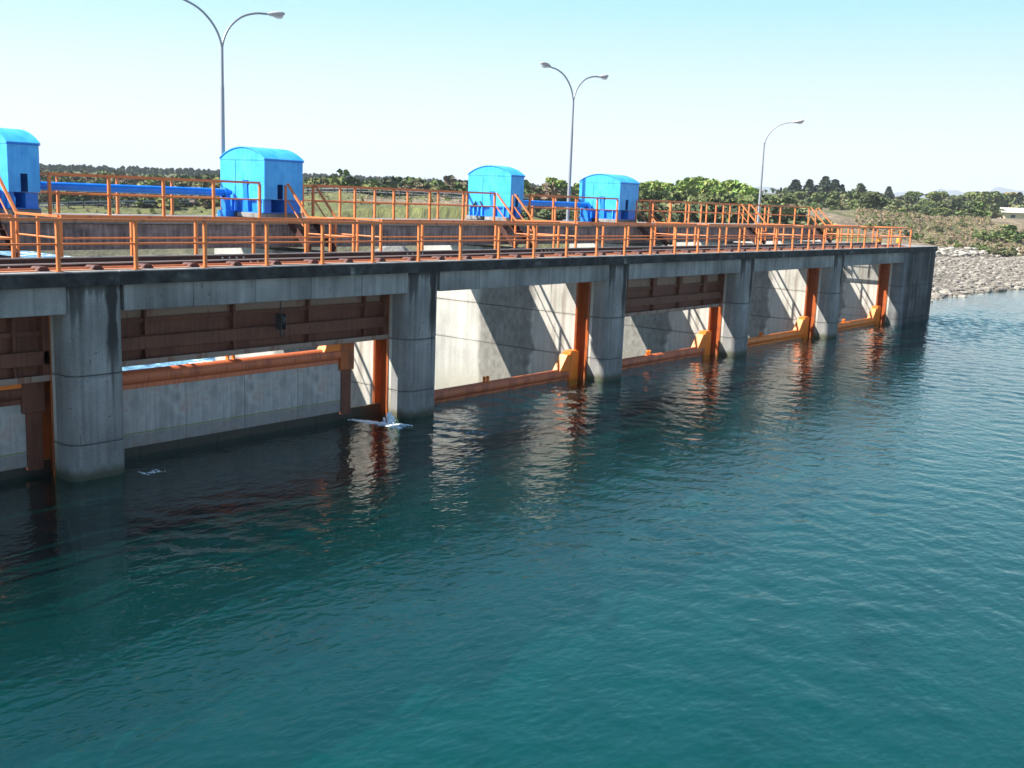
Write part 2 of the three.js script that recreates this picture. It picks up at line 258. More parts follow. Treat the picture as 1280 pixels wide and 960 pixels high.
// ---- water
{
  const dirs = [], rw = mulberry(31);
  for (let i = 0; i < 46; i++) { const lam = .30 * Math.pow(1.3 / .30, rw()), a = -.35 + (rw() - .5) * 1.9, k = 2 * Math.PI / lam; dirs.push([Math.cos(a) * k, Math.sin(a) * k, rw() * 6.28, lam]); }
  const spots = [[10.3, 4.3, 1.3, 3.2], [18.8, .8, 1.4, 2.4], [25.5, 1.0, 4, 1.1], [61, 1.5, 4.5, 2.6], [33, .6, 5, .8], [52, .6, 6, 1.0]];
  const wave = (x, z) => {
    let h = 0; const patch = fbm(x * .13, z * .13, 241, 3); let amp = .0004 + .0008 * ss(.3, .75, patch) + .0004 * ss(20, 60, x);
    for (const [sx, sz, r, q] of spots) amp += .0016 * q * Math.exp(-((x - sx) ** 2 + (z - sz) ** 2) / (r * r));
    const wx = x + 1.3 * fbm(x * .3, z * .3, 243, 2), wz = z + 1.3 * fbm(x * .3, z * .3, 245, 2);
    for (const [kx, kz, p, l] of dirs) h += Math.sin(kx * wx + kz * wz + p) * Math.sqrt(l) * amp;
    return h;
  };
  const x0 = 3, x1 = 98, z0 = -1.2, z1 = 18, st = .11, P = [], I = [], U = [];
  const X = [-9000, -600, -120, -40, -10], Z = [-16, -12, -8, -5, -3, -2];
  for (let x = x0; x <= x1; x += st) X.push(x); X.push(106, 120, 150, 200, 400, 2000, 14000);
  for (let z = z0; z <= z1; z += st) Z.push(z); Z.push(24, 34, 60, 140, 600, 5000);
  for (const z of Z) for (const x of X) { const e = Math.min(ss(x0, x0 + 3, x), 1 - ss(x1 - 3, x1, x), 1 - ss(z1 - 3, z1, z)); P.push(x, (e > 0 && z > -1.3 ? wave(x, z) * e : 0), z); U.push(x, z); }
  const w = X.length; for (let j = 0; j < Z.length - 1; j++) for (let i = 0; i < w - 1; i++) { if (X[i] < 61 && Z[j] < -1.21) continue; const a = j * w + i; I.push(a, a + w, a + 1, a + 1, a + w, a + w + 1); }
  const g = new THREE.BufferGeometry(); g.setAttribute('position', new THREE.Float32BufferAttribute(P, 3)); g.setAttribute('uv', new THREE.Float32BufferAttribute(U, 2)); g.setIndex(I); g.computeVertexNormals();
  const bump = tex(1024, 1024, (u, v) => { const a = fbm(u * 26 + .6 * vnoise(u * 9, v * 9, 251, 9, 9), v * 40, 253, 3, 26, 40), b = fbm(u * 64 + 1.2 * vnoise(u * 12, v * 12, 252, 12, 12), v * 104, 255, 3, 64, 104); return grey(.5 + (a - .5) * .6 + (b - .5) * .42); }, false);
  const surf = new THREE.MeshPhysicalMaterial({ color: new THREE.Color().setRGB(.55, .80, .82), roughness: .045, ior: 1.33, transmission: 1, thickness: 0, bumpMap: rep(bump, 1 / 9, 1 / 9), bumpScale: .019 });
  const river = structure('water', g, surf, 'deep teal rippled river water held back by the barrage');
  // sheets added below the surface: stand in for turbid water and soften cast shadows
  [[-.25, .13], [-.8, .16], [-1.6, .21], [-2.6, .3], [-4.0, 1]].forEach(([y, op], k) => {
    const Lp = [], Li = [], LX = [-9000, -200, -40], LZ = [-1.19]; for (let x = -5; x < 110; x += .5) LX.push(x); LX.push(160, 400, 14000); for (let z = -1.1; z < 22; z += .4) LZ.push(z); LZ.push(40, 120, 600, 5000);
    for (const z of LZ) for (const x of LX) Lp.push(x, y + Math.abs(y) * .4 * (fbm(x * .5, z * .5, 280 + k, 3) - .5), z);
    const lw = LX.length; for (let j = 0; j < LZ.length - 1; j++) for (let i = 0; i < lw - 1; i++) { const a = j * lw + i; Li.push(a, a + lw, a + 1, a + 1, a + lw, a + lw + 1); }
    const lg = new THREE.BufferGeometry(); lg.setAttribute('position', new THREE.Float32BufferAttribute(Lp, 3)); lg.setIndex(Li); lg.computeVertexNormals();
    part('added_turbid_sheet', lg, new THREE.MeshPhysicalMaterial({ color: new THREE.Color().setRGB(.007, .100, .095), roughness: 1, specularIntensity: 0, opacity: op, transparent: op < 1 }), river);
  });
  // the lower, broken water behind the barrage
  const tb = tex(512, 512, (u, v) => grey(fbm(u * 16, v * 16, 291, 5, 16, 16)), false);
  const tc = tex(512, 512, (u, v) => { const n = fbm(u * 10, v * 14, 293, 5, 10, 14), f = ss(.60, .72, n); return mixc([.36, .53, .63], [.88, .90, .90], f); });
  const tg = new THREE.PlaneGeometry(1, 1).rotateX(-Math.PI / 2).toNonIndexed(); tg.scale(9061, 1, 3000); tg.translate(-4469.5, -2.35, -1502.6);
  structure('tailwater', metreUV(tg), std({ map: rep(tc, 1 / 14, 1 / 14), bumpMap: rep(tb, 1 / 8, 1 / 8), bumpScale: .5, roughness: .4 }), 'broken white-flecked water downstream of the barrage');
}
// ---- far mountains with snow
{
  const P = [], C = [], I = []; const n = 220, m = 14;
  for (let j = 0; j <= m; j++) for (let i = 0; i <= n; i++) {
    const az = (-30 + 34 * i / n) * Math.PI / 180, t = j / m, dist = 5200 + 2600 * t;
    const ridge = (t < .5 ? t * 2 : 2 - t * 2), rg = .45 * fbm(i * .05, 3, 261, 5) + .35 * Math.abs(fbm(i * .11, j * .3, 263, 4) - .5) * 2 + .2 * fbm(i * .4, j * .5, 265, 3);
    const h = ridge * (110 + 260 * rg * (.35 + .75 * ss(30, 200, i))) - 20;
    P.push(dist * Math.cos(az), h, 19 + dist * Math.sin(az)); const snow = ss(215, 260, h + 120 * (fbm(i * .5, j * .8, 267, 3) - .5)); C.push(...mixc([.07, .09, .11], [.8, .82, .85], snow));
  }
  for (let j = 0; j < m; j++) for (let i = 0; i < n; i++) { const a = j * (n + 1) + i; I.push(a, a + 1, a + n + 1, a + 1, a + n + 2, a + n + 1); }
  const g = new THREE.BufferGeometry(); g.setAttribute('position', new THREE.Float32BufferAttribute(P, 3)); g.setAttribute('color', new THREE.Float32BufferAttribute(C, 3)); g.setIndex(I); g.computeVertexNormals();
  structure('mountains', g, std({ vertexColors: true, roughness: 1 }), 'distant snow-capped mountain range');
}

// ---------------------------------------------------------------- piers
const slotZ0 = -1.24, slotZ1 = -.76, slotD = .25;
function rounded(x0, x1, zf, zb, r) {                     // plan outline with rounded front corners
  const p = []; for (let k = 0; k <= 8; k++) { const a = k / 8 * Math.PI / 2; p.push([x1 - r + r * Math.sin(a), zf - r + r * Math.cos(a)]); }
  p.push([x1, zb], [x0, zb]); for (let k = 0; k <= 8; k++) { const a = k / 8 * Math.PI / 2; p.push([x0 + r - r * Math.cos(a), zf - r + r * Math.sin(a)]); }
  return p;
}
const noseUV = (g, xc) => mapUV(g, (x, y, z, nx, ny, nz) => { const q = x - xc; const s = Math.abs(nx) > .75 ? Math.sign(nx) * (PW / 2 + -z * .9) : q; return [s / 3.2 + .5, (y + .7) / 5]; });
const flankUV = g => mapUV(g, (x, y, z, nx, ny, nz) => [1 + (Math.abs(nx) > .5 ? z : z + (x % 3) * .2) / 12, (y + 3) / 7.5]);
const lifts = [[-5.5, .713], [.725, 2.093], [2.105, 3.862]];
const PIER_WORDS = ['at the near end of the barrage', 'under the steps beside the first blue hoist housing', 'with white water boiling at its foot', 'between the open bay and the bay with the half-lowered shutter', 'with the short lit flank beside the half-lowered shutter', 'between the two farthest open bays'];
function guideParts(o, xf, sgn) {                        // sgn: +1 slot opens to -x (left face), -1 to +x
  const bx = (a, b, y0, y1, z0, z1) => box(Math.min(xf + sgn * a, xf + sgn * b), Math.max(xf + sgn * a, xf + sgn * b), y0, y1, z0, z1, .004);
  const g = part('gate_guide', [bx(slotD - .03, slotD - .006, -.14, 3.86, slotZ0 + .03, slotZ1 - .03), bx(-.012, slotD - .006, -.14, 3.86, slotZ0 + .004, slotZ0 + .028), bx(-.012, slotD - .006, -.14, 3.86, slotZ1 - .028, slotZ1 - .004)], M.guide, o);
  part('guide_flange', bx(-.022, -.003, -.14, 3.86, slotZ1 + .0, slotZ1 + .05), M.guide, g); part('guide_flange', bx(-.022, -.003, -.14, 3.86, slotZ0 - .05, slotZ0), M.guide, g);
}
for (let i = 0; i < 6; i++) {
  const x1 = R[i], x0 = x1 - PW, xc = (x0 + x1) / 2;
  const o = thing('concrete_pier', `grey concrete barrage pier ${PIER_WORDS[i]}`, 'pier');
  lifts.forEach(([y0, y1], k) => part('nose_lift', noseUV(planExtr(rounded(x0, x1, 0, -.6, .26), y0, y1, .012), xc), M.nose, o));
  const slot = (zb) => [[x0, -.603], [x1, -.603], [x1, slotZ1], [x1 - slotD, slotZ1], [x1 - slotD, slotZ0], [x1, slotZ0], [x1, zb], [x0, zb], [x0, slotZ0], [x0 + slotD, slotZ0], [x0 + slotD, slotZ1], [x0, slotZ1]];
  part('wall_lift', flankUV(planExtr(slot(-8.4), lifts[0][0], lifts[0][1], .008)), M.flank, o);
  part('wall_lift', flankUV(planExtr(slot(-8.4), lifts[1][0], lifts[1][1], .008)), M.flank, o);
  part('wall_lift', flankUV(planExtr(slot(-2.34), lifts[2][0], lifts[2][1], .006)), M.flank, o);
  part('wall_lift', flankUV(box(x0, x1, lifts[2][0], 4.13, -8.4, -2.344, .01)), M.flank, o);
  guideParts(o, x0, 1); guideParts(o, x1, -1);
}
{ // end abutment
  const o = thing('end_abutment', 'tall dark concrete abutment wall closing the far end of the barrage', 'abutment'), x0 = ABUT, x1 = 61.3;
  const lift = [[-5.5, .30], [.312, 2.06], [2.072, 3.862]];
  const wm = tex(512, 512, (u, v) => { const n = fbm(u * 6, v * 6, 271, 5), st = fbm(u * 34, v * 2.2, 273, 4), h = fbm(u * 3, v * 24, 277, 3); let t = .25 + (n - .5) * .2 + (st - .5) * .30 + (h - .5) * .06; if (u < .16) t += .16 * ss(.16, .08, u); return [t * .98, t, t]; }, true, THREE.ClampToEdgeWrapping);
  const am = std({ map: wm, bumpMap: rep(concreteBump, .7, .6), bumpScale: .01, roughness: .95 });
  const xm = x0 + .55;
  lift.forEach(([y0, y1], k) => {
    const zb = k === 2 ? -2.34 : -10;
    part('wall_lift', mapUV(box(xm + .002, x1, y0, y1, zb, 0, .01), (x, y, z, nx) => Math.abs(nx) > .6 ? [.02 + -z * .08, (y + .7) / 5] : [(x - x0) / 5.2, (y + .7) / 5]), am, o);
    part('nose_lift', mapUV(planExtr([[x0 + .26, 0], [xm - .002, 0], [xm - .002, -.6], [x0, -.6], [x0, -.26], [x0 + .02, -.16], [x0 + .08, -.08], [x0 + .16, -.02]], y0, y1, .01), (x, y, z, nx) => Math.abs(nx) > .6 ? [.02 + -z * .08, (y + .7) / 5] : [(x - x0) / 5.2, (y + .7) / 5]), am, o);
    part('flank_lift', flankUV(planExtr([[x0, -.603], [xm - .002, -.603], [xm - .002, zb], [x0, zb], [x0, slotZ0], [x0 + slotD, slotZ0], [x0 + slotD, slotZ1], [x0, slotZ1]], y0, y1, .006)), M.flank, o);
  });
  part('wall_lift', flankUV(box(x0, x1, 2.072, 4.13, -10, -2.344, .01)), M.flank, o);
  guideParts(o, x0, 1);
}
// ---------------------------------------------------------------- walkway deck: one slab and one beam for each bay
const BAYW = ['beyond the nearest pier', 'above the raised white gate leaf', 'above the first wide open bay', 'above the half-lowered shutter', 'above the farther open bay', 'next to the end abutment'];
for (let i = 0; i < 6; i++) {
  const a = i === 0 ? R[0] - .45 : R[i] - .15, b = i === 5 ? 61.3 : R[i + 1] - .15;
  const o = thing('walkway_slab', `dark-edged concrete walkway slab ${BAYW[i]}`, 'walkway slab');
  part('slab', box(a + .006, b - .006, 3.885, WD, -2.32, .06, .012), M.concrete, o);
  part('edge_band', [box(a + .006, b - .006, 3.87, WD - .022, .064, .082, .004), box(a + .006, b - .006, 3.866, 3.882, -.05, .08)], M.crust, o);
  const beam = thing('concrete_beam', `pale board-marked concrete beam ${BAYW[i]}`, 'beam');
  const l = bayL(i) + .004, r = bayR(i) - .004;
  for (let k = 0; k < 5; k++) part('beam_segment', box(l + (r - l) * k / 5 + (k ? .004 : 0), l + (r - l) * (k + 1) / 5 - (k < 4 ? .004 : 0), 3.33, 3.863, -.42, -.045, .012), M.concrete, beam);
}
// ---------------------------------------------------------------- hoist platform
for (let i = 0; i < 6; i++) {
  const a = i === 0 ? R[0] - 1.2 : R[i] - .6, b = i === 5 ? 56.4 : R[i + 1] - .6;
  const o = thing('hoist_platform', `stained concrete hoist platform span ${BAYW[i]}`, 'platform');
  part('deck', box(a + .006, b - .006, 4.86, UD, -7.22, -4.86, .012), M.concrete, o);
  part('girder', box(a + .01, b - .01, 4.23, 4.857, -5.2, -4.92, .012), M.girder, o);
  part('girder', box(a + .01, b - .01, 4.23, 4.857, -7.16, -6.88, .012), M.girder, o);
}
// ---------------------------------------------------------------- crane rails on the walkway
function craneRail(name, z, h, label) {
  const o = thing(name, label, 'rail'), a = 2, b = 57.3;
  part('web', box(a, b, WD + .02, WD + h - .03, z - .012, z + .012), M.maroon, o);
  part('base_flange', box(a, b, WD + .004, WD + .02, z - .07, z + .07), M.maroon, o);
  part('rail_head', box(a, b, WD + h - .03, WD + h, z - .035, z + .035, .008), M.railHead, o);
  for (let x = 3.0; x < 57; x += 6.1) { const sp = part('splice_plate', box(x - .42, x + .42, WD + .035, WD + h - .045, z + .013, z + .026, .003), M.maroon, o); for (const q of [-.3, -.1, .1, .3]) part('bolt', bar([x + q, WD + h * .5, z + .024], [x + q, WD + h * .5, z + .055], .022, 6), M.bolt, sp); }
  return o;
}
const frontRail = craneRail('crane_rail', -.62, .12, 'low rusty crane rail with clamp chairs beside the front walkway railing');
for (let x = 3.3; x < 57.2; x += 1.1) part('rail_chair', extr([[-.16, 0], [.13, 0], [.06, .085], [-.07, .085]], .3, .006).translate(x, WD + .003, -.53), M.maroon, frontRail);
craneRail('crane_rail', -1.68, .16, 'taller dark maroon crane rail beside the inner walkway railing');
{ const o = thing('toe_board', 'broken line of low orange toe plates along the walkway edge', 'toe board'); for (let x = 3.42; x < 56.6; x += 1.1) part('toe_plate', [box(x, x + .88, WD + .004, WD + .018, -.36, -.2, .003), box(x, x + .88, WD + .018, WD + .062, -.36, -.345, .003)], M.faded, o); }
for (const [x, z, w] of [[56.95, -.62, 'low front'], [56.95, -1.68, 'taller inner']]) { const o = thing('rail_stop', `small yellow buffer block at the end of the ${w} crane rail`, 'buffer'); part('block', box(x - .12, x + .16, WD + .16 + (z < -1 ? .02 : 0), WD + .42, z - .11, z + .11, .02), std({ color: new THREE.Color().setRGB(.72, .30, .03), roughness: .6 }), o); part('bracket', box(x + .02, x + .1, WD + .03, WD + .17 + (z < -1 ? .02 : 0), z - .06, z + .06, .005), M.maroon, o); }
// ---------------------------------------------------------------- railings
const RH = 1.0;
function railRun(o, a, b, y, n, { first = true, last = true, yb = y } = {}) {   // a, b: [x, z] ends
  const P = t => [a[0] + (b[0] - a[0]) * t, a[1] + (b[1] - a[1]) * t];
  const alongX = Math.abs(b[0] - a[0]) > Math.abs(b[1] - a[1]);
  part('top_rail', beamBar([a[0], y + RH - .025, a[1]], [b[0], y + RH - .025, b[1]], .08, .06), M.orange, o);
  part('mid_rail', bar([a[0], y + .52, a[1]], [b[0], y + .52, b[1]], .021, 8), M.orange, o);
  for (let k = 0; k <= n; k++) { if ((k === 0 && !first) || (k === n && !last)) continue; const p = P(k / n); part('post', [box(p[0] - .034, p[0] + .034, y + .01, y + RH - .058, p[1] - .034, p[1] + .034, .006), box(p[0] - .07, p[0] + .07, y + .003, y + .012, p[1] - .06, p[1] + .06)], M.orange, o); }
}
{
  const o = thing('walkway_railing', 'long orange pipe railing along the water-side edge of the walkway', 'railing');
  railRun(o, [2.0, -.06], [57.08, -.06], WD, 34); railRun(o, [57.12, -.1], [57.12, -2.1], WD, 2, { first: false });
}
const stairL = i => (i < 6 ? R[i] - 1.14 : ABUT - 1.2), stairR = i => (i < 6 ? R[i] - .14 : ABUT - .2);
const sx = i => (i === 6 ? [55.0, 55.95] : [R[i] - 1.2 - .045 * Math.max(0, i - 1) , R[i] - .2 - .045 * Math.max(0, i - 1)]);
for (let i = 0; i < 6; i++) {
  const a = i === 0 ? R[0] : sx(i)[1], b = sx(i + 1)[0];
  const o = thing('inner_railing', `orange railing on the inner edge of the walkway, ${BAYW[i].replace('above', 'behind')}`, 'railing');
  railRun(o, [a, -2.08], [b, -2.08], WD, 5);
}
{ const o = thing('inner_railing', 'short orange railing on the inner walkway edge past the last steps', 'railing'); railRun(o, [sx(6)[1], -2.08], [57.0, -2.08], WD, 1, { last: false }); }
// ---------------------------------------------------------------- steps from the walkway up to the hoist platform
const STEPW = ['', 'beside the nearest blue hoist housing', 'in front of the second blue hoist housing', 'beside the third, narrow blue hoist housing', 'in front of the fourth blue hoist housing', 'below the third lamp post', 'at the far end of the hoist platform'];
for (let i = 1; i <= 6; i++) {
  const [xa, xb] = sx(i), o = thing('steps', `short orange-railed steel steps ${STEPW[i]}`, 'steps');
  const zb = -3.95, zt = -4.84, n = 4;
  for (const x of [xa, xb]) {
    const h = part('handrail', [beamBar([x, WD + RH - .025, -2.12], [x, WD + RH - .025, zb], .07, .05), beamBar([x, WD + RH - .025, zb], [x, UD + RH - .02, zt], .06, .05)], M.orange, o);
    part('mid_rail', [bar([x, WD + .52, -2.12], [x, WD + .52, zb], .021), bar([x, WD + .52, zb], [x, UD + .52, zt], .021)], M.orange, h);
    for (const [z, y] of [[zb, WD], [-3.02, WD]]) part('post', box(x - .03, x + .03, y + .003, y + RH - .05, z - .03, z + .03, .006), M.orange, h);
    part('post', box(x - .028, x + .028, UD + .003, UD + RH - .06, zt - .12, zt - .064, .006), M.orange, h);
    part('stringer', beamBar([x + (x === xa ? .05 : -.05), WD + .05, zb + .03], [x + (x === xa ? .05 : -.05), UD - .05, zt], .02, .2), M.maroon, o);
  }
  for (let k = 0; k < n; k++) { const z = zb - .06 - k * (zb - zt - .1) / n, y = WD + (k + .8) * (UD - WD) / (n + .3); part('tread', box(xa + .07, xb - .07, y, y + .03, z - .24, z, .004), M.maroon, o); }
  if (i === 6) { const G = [box(54.85, 54.91, 3.98, WD - .01, -4.8, -2.34), box(56.04, 56.1, 3.98, WD - .01, -4.8, -2.34)]; for (let z = -4.78; z < -2.35; z += .09) G.push(box(54.912, 56.038, WD - .04, WD - .01, z - .008, z + .008)); part('grating', G, M.galv, o); }
}
// platform railings
const UF = -4.93, UB = -7.14;
const upFront = [[3.0, 9.6, 'left of the nearest blue hoist housing'], [12.5, 18.5, 'in front of the first blue drive shaft'], [sx(2)[1], sx(3)[0], 'between the second and third blue hoist housings'], [30.55, 36.3, 'in front of the second blue drive shaft'], [sx(4)[1] + .15, sx(5)[0], 'right of the fourth blue hoist housing'], [sx(5)[1], sx(6)[0], 'between the two farthest flights of steps']];
for (const [a, b, w] of upFront) { const o = thing('platform_railing', `orange front railing of the hoist platform ${w}`, 'railing'); railRun(o, [a, UF], [b, UF], UD, Math.max(2, Math.round((b - a) / 1.62))); }
const upBack = [[12.2, 18.85, 'behind the first blue drive shaft'], [20.3, 29.6, 'from the second to the third housing'], [30.5, 36.6, 'behind the second blue drive shaft'], [38.1, 56.2, 'running on to the far end']];
for (const [a, b, w] of upBack) { const o = thing('platform_railing', `orange rear railing of the hoist platform ${w}`, 'railing'); railRun(o, [a, UB], [b, UB], UD, Math.max(2, Math.round((b - a) / 1.5))); }
// ---------------------------------------------------------------- gates
const GATEW = ['raised high in the bay beside the nearest pier', 'raised half way, its grey plate clear of the water', 'lowered to its tube in the first wide open bay', 'lowered under the half-lowered shutter', 'lowered in the open bay past the half-lowered shutter', 'lowered in the open bay next to the end abutment'];
const gateY = [1.72, 1.75, .21, .21, .21, .21], gateEnd = [.03, 1.0, .17, .30, .12, .12];
for (let i = 0; i < 6; i++) {
  const l = bayL(i), r = bayR(i), y = gateY[i], z = -1.12, xr = r - gateEnd[i], xl = l + .16, bw = .46;
  const o = thing('sluice_gate', `orange-topped steel sluice gate leaf ${GATEW[i]}`, 'gate leaf');
  const tm = i === 0 ? M.brown : i === 2 || i === 3 ? M.tube : i > 3 ? M.gateOrange : M.tube;
  part('top_tube', bar([xl + .3, y, z], [xr - bw + .02, y, z], .16, 20), tm, o);
  const seamed = (xr - xl - .5) / 4;
  for (let k = 0; k < 4; k++) part('skin_panel', mapUV(box(xl + .3 + k * seamed + .004, xl + .3 + (k + 1) * seamed - .004, y - 1.52, y - .17, z + .06, z + .075, .004), (x, yy) => [x, yy - y + 1.55]), M.skin, o);
  part('backing_plate', box(xl + .31, xr - bw, y - 1.5, y - .2, z + .03, z + .05), M.wet, o);
  part('stiffener', box(xl + .3, xr - bw, y - .24, y - .14, z + .0, z + .09, .006), tm, o);
  part('sill_plate', box(l - .12, r + .12, -6, i < 2 ? .26 : -.03, -1.19, -1.13, .006), M.wet, o);
  for (const [e0, e1, s] of [[xr - bw, xr, 1], [xl, xl + .3, -1]]) {
    part('end_block', [box(e0, e1, y - .42, y + .72, -1.285, -.95, .015), box(e0 + .05, e1 - .05, y + .722, y + .75, -1.26, -.98, .006)], i === 0 ? M.brown : i === 1 ? M.guide : M.gateOrange, o);  // first two bays browner: shade on the orange blocks put into the colour
    part('end_post', box(e0 + .08, e1 - .06, y - 1.6, y - .422, -1.24, -1.0, .01), M.brown, o);  // orange post, its shade put into the colour as brown
  }
  part('gusset', extr([[0, .1], [.56, .1], [.56, .64], [.40, .64]], .3, .006).translate(xr - bw - .562, y, -1.27), M.gateOrange, o);
  for (const f of [.42, .9]) { const x = l + (r - l) * f * .98; if (x > xr - 1.1) continue; part('lifting_lug', [box(x - .1, x - .06, y + .14, y + .32, z - .05, z + .05, .006), box(x + .06, x + .1, y + .14, y + .32, z - .05, z + .05, .006), bar([x - .12, y + .26, z], [x + .12, y + .26, z], .02, 8)], M.gateOrange, o); }
}
// upper shutters
const shW = { 0: 'in the bay beside the nearest pier', 1: 'hanging above the raised white gate leaf', 3: 'half lowered with pale upper panels' };
for (const [i, yb] of [[0, 1.95], [1, 2.07], [3, 1.95]]) {
  const l = bayL(i) + .03, r = bayR(i) - .012, o = thing('gate_shutter', `rust-brown ribbed steel gate shutter ${shW[i]}`, 'shutter');
  const zs = -.925, ribs = i === 1 ? [l + .9, l + 3.15, l + 5.35, l + 7.2] : i === 3 ? [l + 1.0, l + 2.9, l + 4.75, l + 6.6] : [l + 1.4, l + 3.4, l + 5.4, l + 7.3];
  const edges = [l, ...ribs, r];
  for (let k = 0; k < edges.length - 1; k++) { part('skin_panel', box(edges[k] + .004, edges[k + 1] - .004, yb + .06, yb + .9, zs - .02, zs, .004), M.brown, o); part('skin_panel', box(edges[k] + .004, edges[k + 1] - .004, yb + .908, 3.9, zs - .02, zs, .004), i === 0 ? M.brown : M.brownPale, o); }
  for (const x of ribs) { const w = i === 3 ? .12 : .03; part('rib', [box(x - w, x + w, yb + .62, 3.9, zs, -.78, .005), extr([[zs, yb + .08], [-.76, yb + .08], [-.8, yb + .28], [-.92, yb + .6], [zs, yb + .6]], .03).rotateY(-Math.PI / 2).translate(x + .015, 0, 0)].map(q => metreUV(q)), M.brown, o); }
  part('end_post', [box(r - .14, r + .008, yb, 3.86, zs - .02, -.735, .006), box(r + .01, r + .2, yb, 3.86, -.915, -.79, .006)], M.brown, o);
  part('bottom_girder', [box(l, r, yb, yb + .03, zs - .04, -.72, .004), box(l, r, yb + .03, yb + .12, -.735, -.72, .003)], M.brownPale, o);
  part('girder', [box(l, r, yb + .45, yb + .47, zs, -.755, .003), box(l, r, yb + .33, yb + .6, -.755, -.735, .004)], M.brown, o);
  part('girder', [box(l, r, yb + .93, yb + .955, zs, -.86, .003), box(l, r, yb + .89, yb + .99, -.86, -.845, .003)], M.brown, o);
  part('girder', [box(l, r, yb + 1.45, yb + 1.475, zs, -.86, .003), box(l, r, yb + 1.38, yb + 1.52, -.86, -.845, .003)], i === 3 ? M.gateOrange : M.brown, o);
}
{ const o = thing('hook_block', 'dark pulley hook block hanging in front of the rust-brown shutter', 'pulley'); const x = 15.75, z = -.56; part('cable', bar([x, 2.95, z], [x, 3.86, z], .012, 6), M.darkSteel, o); part('pulley', bar([x - .05, 2.82, z], [x + .05, 2.82, z], .14, 16), M.darkSteel, o); part('cheek_plate', [box(x - .075, x - .055, 2.6, 2.97, z - .11, z + .11, .006), box(x + .055, x + .075, 2.6, 2.97, z - .11, z + .11, .006)], M.darkSteel, o); part('hook', tubeAlong([[x, 2.62, z], [x, 2.5, z], [x + .06, 2.42, z], [x + .11, 2.47, z], [x + .1, 2.53, z]], .02, 14, 6), M.darkSteel, o); }
// ---------------------------------------------------------------- blue hoist housings and drive shafts
const HZ0 = -7.12, HZ1 = -5.08, HB = 5.56, HE = 6.66, HP = 6.985;
const arc = (n, over = 0) => { const c = (HZ0 + HZ1) / 2, w = (HZ1 - HZ0) / 2 + over, p = []; const k = HP - HE, rad = (w * w + k * k) / (2 * k), a0 = Math.asin(w / rad); for (let i = 0; i <= n; i++) { const a = a0 - 2 * a0 * i / n; p.push([c + rad * Math.sin(a), HP - rad + rad * Math.cos(a)]); } return p; };
function housing(x0, x1, label, narrow) {
  const o = thing('hoist_housing', label, 'housing', [x0, 0, 0]), w = x1 - x0, t = .02;
  const gable = (slot) => { const g = extr([[HZ0, HB], [HZ1, HB], ...arc(20)], t, 0, slot ? [slot] : []); g.rotateY(-Math.PI / 2); return metreUV(g); };   // (z,y) outline, thickness towards -x
  const slotL = [[-6.02, HB + .02], [-5.80, HB + .02], [-5.80, 6.08], [-6.06, 6.08]];
  part('gable_wall', gable(slotL).translate(t, 0, 0), M.blue, o);
  part('gable_wall', gable(null).translate(w, 0, 0), M.blue, o);
  const fx = narrow ? w * .38 : w * .33, fw = narrow ? .17 : .2;
  const front = extr([[t, HB], [w - t, HB], [w - t, HE], [t, HE]], t, 0, [[[fx, HB + .004], [fx + fw, HB + .004], [fx + fw, HB + .42], [fx, HB + .42]]]); front.translate(0, 0, HZ1 - t); part('front_wall', metreUV(front), M.blue, o);
  part('rear_wall', box(t, w - t, HB, HE, HZ0, HZ0 + t), M.blue, o);
  const A = arc(20, .03), shp = [...A, ...arc(20, .03).map(([z, y]) => [z, y + .022]).reverse()]; const roof = extr(shp, w + .05); roof.rotateY(-Math.PI / 2); roof.translate(w + .025, .004, 0);
  part('roof', metreUV(roof), M.blue, o);
  part('panel_seam', [box(-.012, -.001, HE - .02, HE + .0, HZ0 + .02, HZ1 - .02), box(-.012, -.001, HB + .02, HE - .02, -6.42, -6.4)], M.blue, o);
  part('panel_seam', [box(.03, w - .03, 6.24, 6.255, HZ1 + .001, HZ1 + .009), ...[.2, .5, .8].map(q => box(w * q - .012, w * q + .012, HE - .09, HE - .066, HZ1 + .001, HZ1 + .012))], M.blue, o);
  part('roof_trim', [box(-.028, w + .028, HE - .035, HE + .0, HZ1 + .002, HZ1 + .03, .004)], M.blueDeep, o);
  // machine bed under the cover
  const b0 = 5.2, b1 = HB - .008;
  part('machine_bed', [box(.06, w * .24, b0, b1, -7.0, -5.2), box(w * .24, w - .04, b0, b1, -7.0, -5.9), box(w * .56, w - .03, b0, b1, -5.9, -5.14, .006)], M.blueDeep, o);
  part('bed_flange', [box(-.03, w + .01, b0 - .02, b0, -7.1, -5.08), box(.0, .06, b1 - .03, b1, -7.08, -5.1)], M.blueDeep, o);
  for (const z of [-7.02, -6.82, -6.62, -6.42, -5.98, -5.82, -5.4, -5.16]) part('rib', box(.0, .058, b0, b1 - .03, z - .018, z + .018), M.blue, o);
  part('column', extr([[-6.04, b0], [-5.78, b0], [-5.84, 6.0], [-5.98, 6.0]], .06).rotateY(-Math.PI / 2).translate(.03, 0, 0), M.blueDeep, o);
  part('column_cap', box(-.05, .05, 6.0, 6.06, -6.05, -5.8, .006), M.blueDeep, o);
  part('plinth', [box(-.1, w + .05, UD + .003, b0 - .022, -7.1, -6.42, .02), box(-.1, w + .05, UD + .003, b0 - .022, -6.2, -5.15, .02)], M.concrete, o);
  if (narrow) part('bracket', [bar([-.03, HB - .02, -6.8], [-.05, HB + .14, -6.68], .03, 6), bar([-.03, HB - .02, -6.36], [-.05, HB + .14, -6.48], .03, 6)], M.darkSteel, o);
  return o;
}
housing(11.62, 12.36, 'nearest narrow blue arched-roof hoist housing beside the first steps', true);
housing(18.78, 20.14, 'wide blue arched-roof hoist housing in front of the first lamp post', false);
housing(29.62, 30.36, 'narrow blue arched-roof hoist housing with two black brackets on its gable', true);
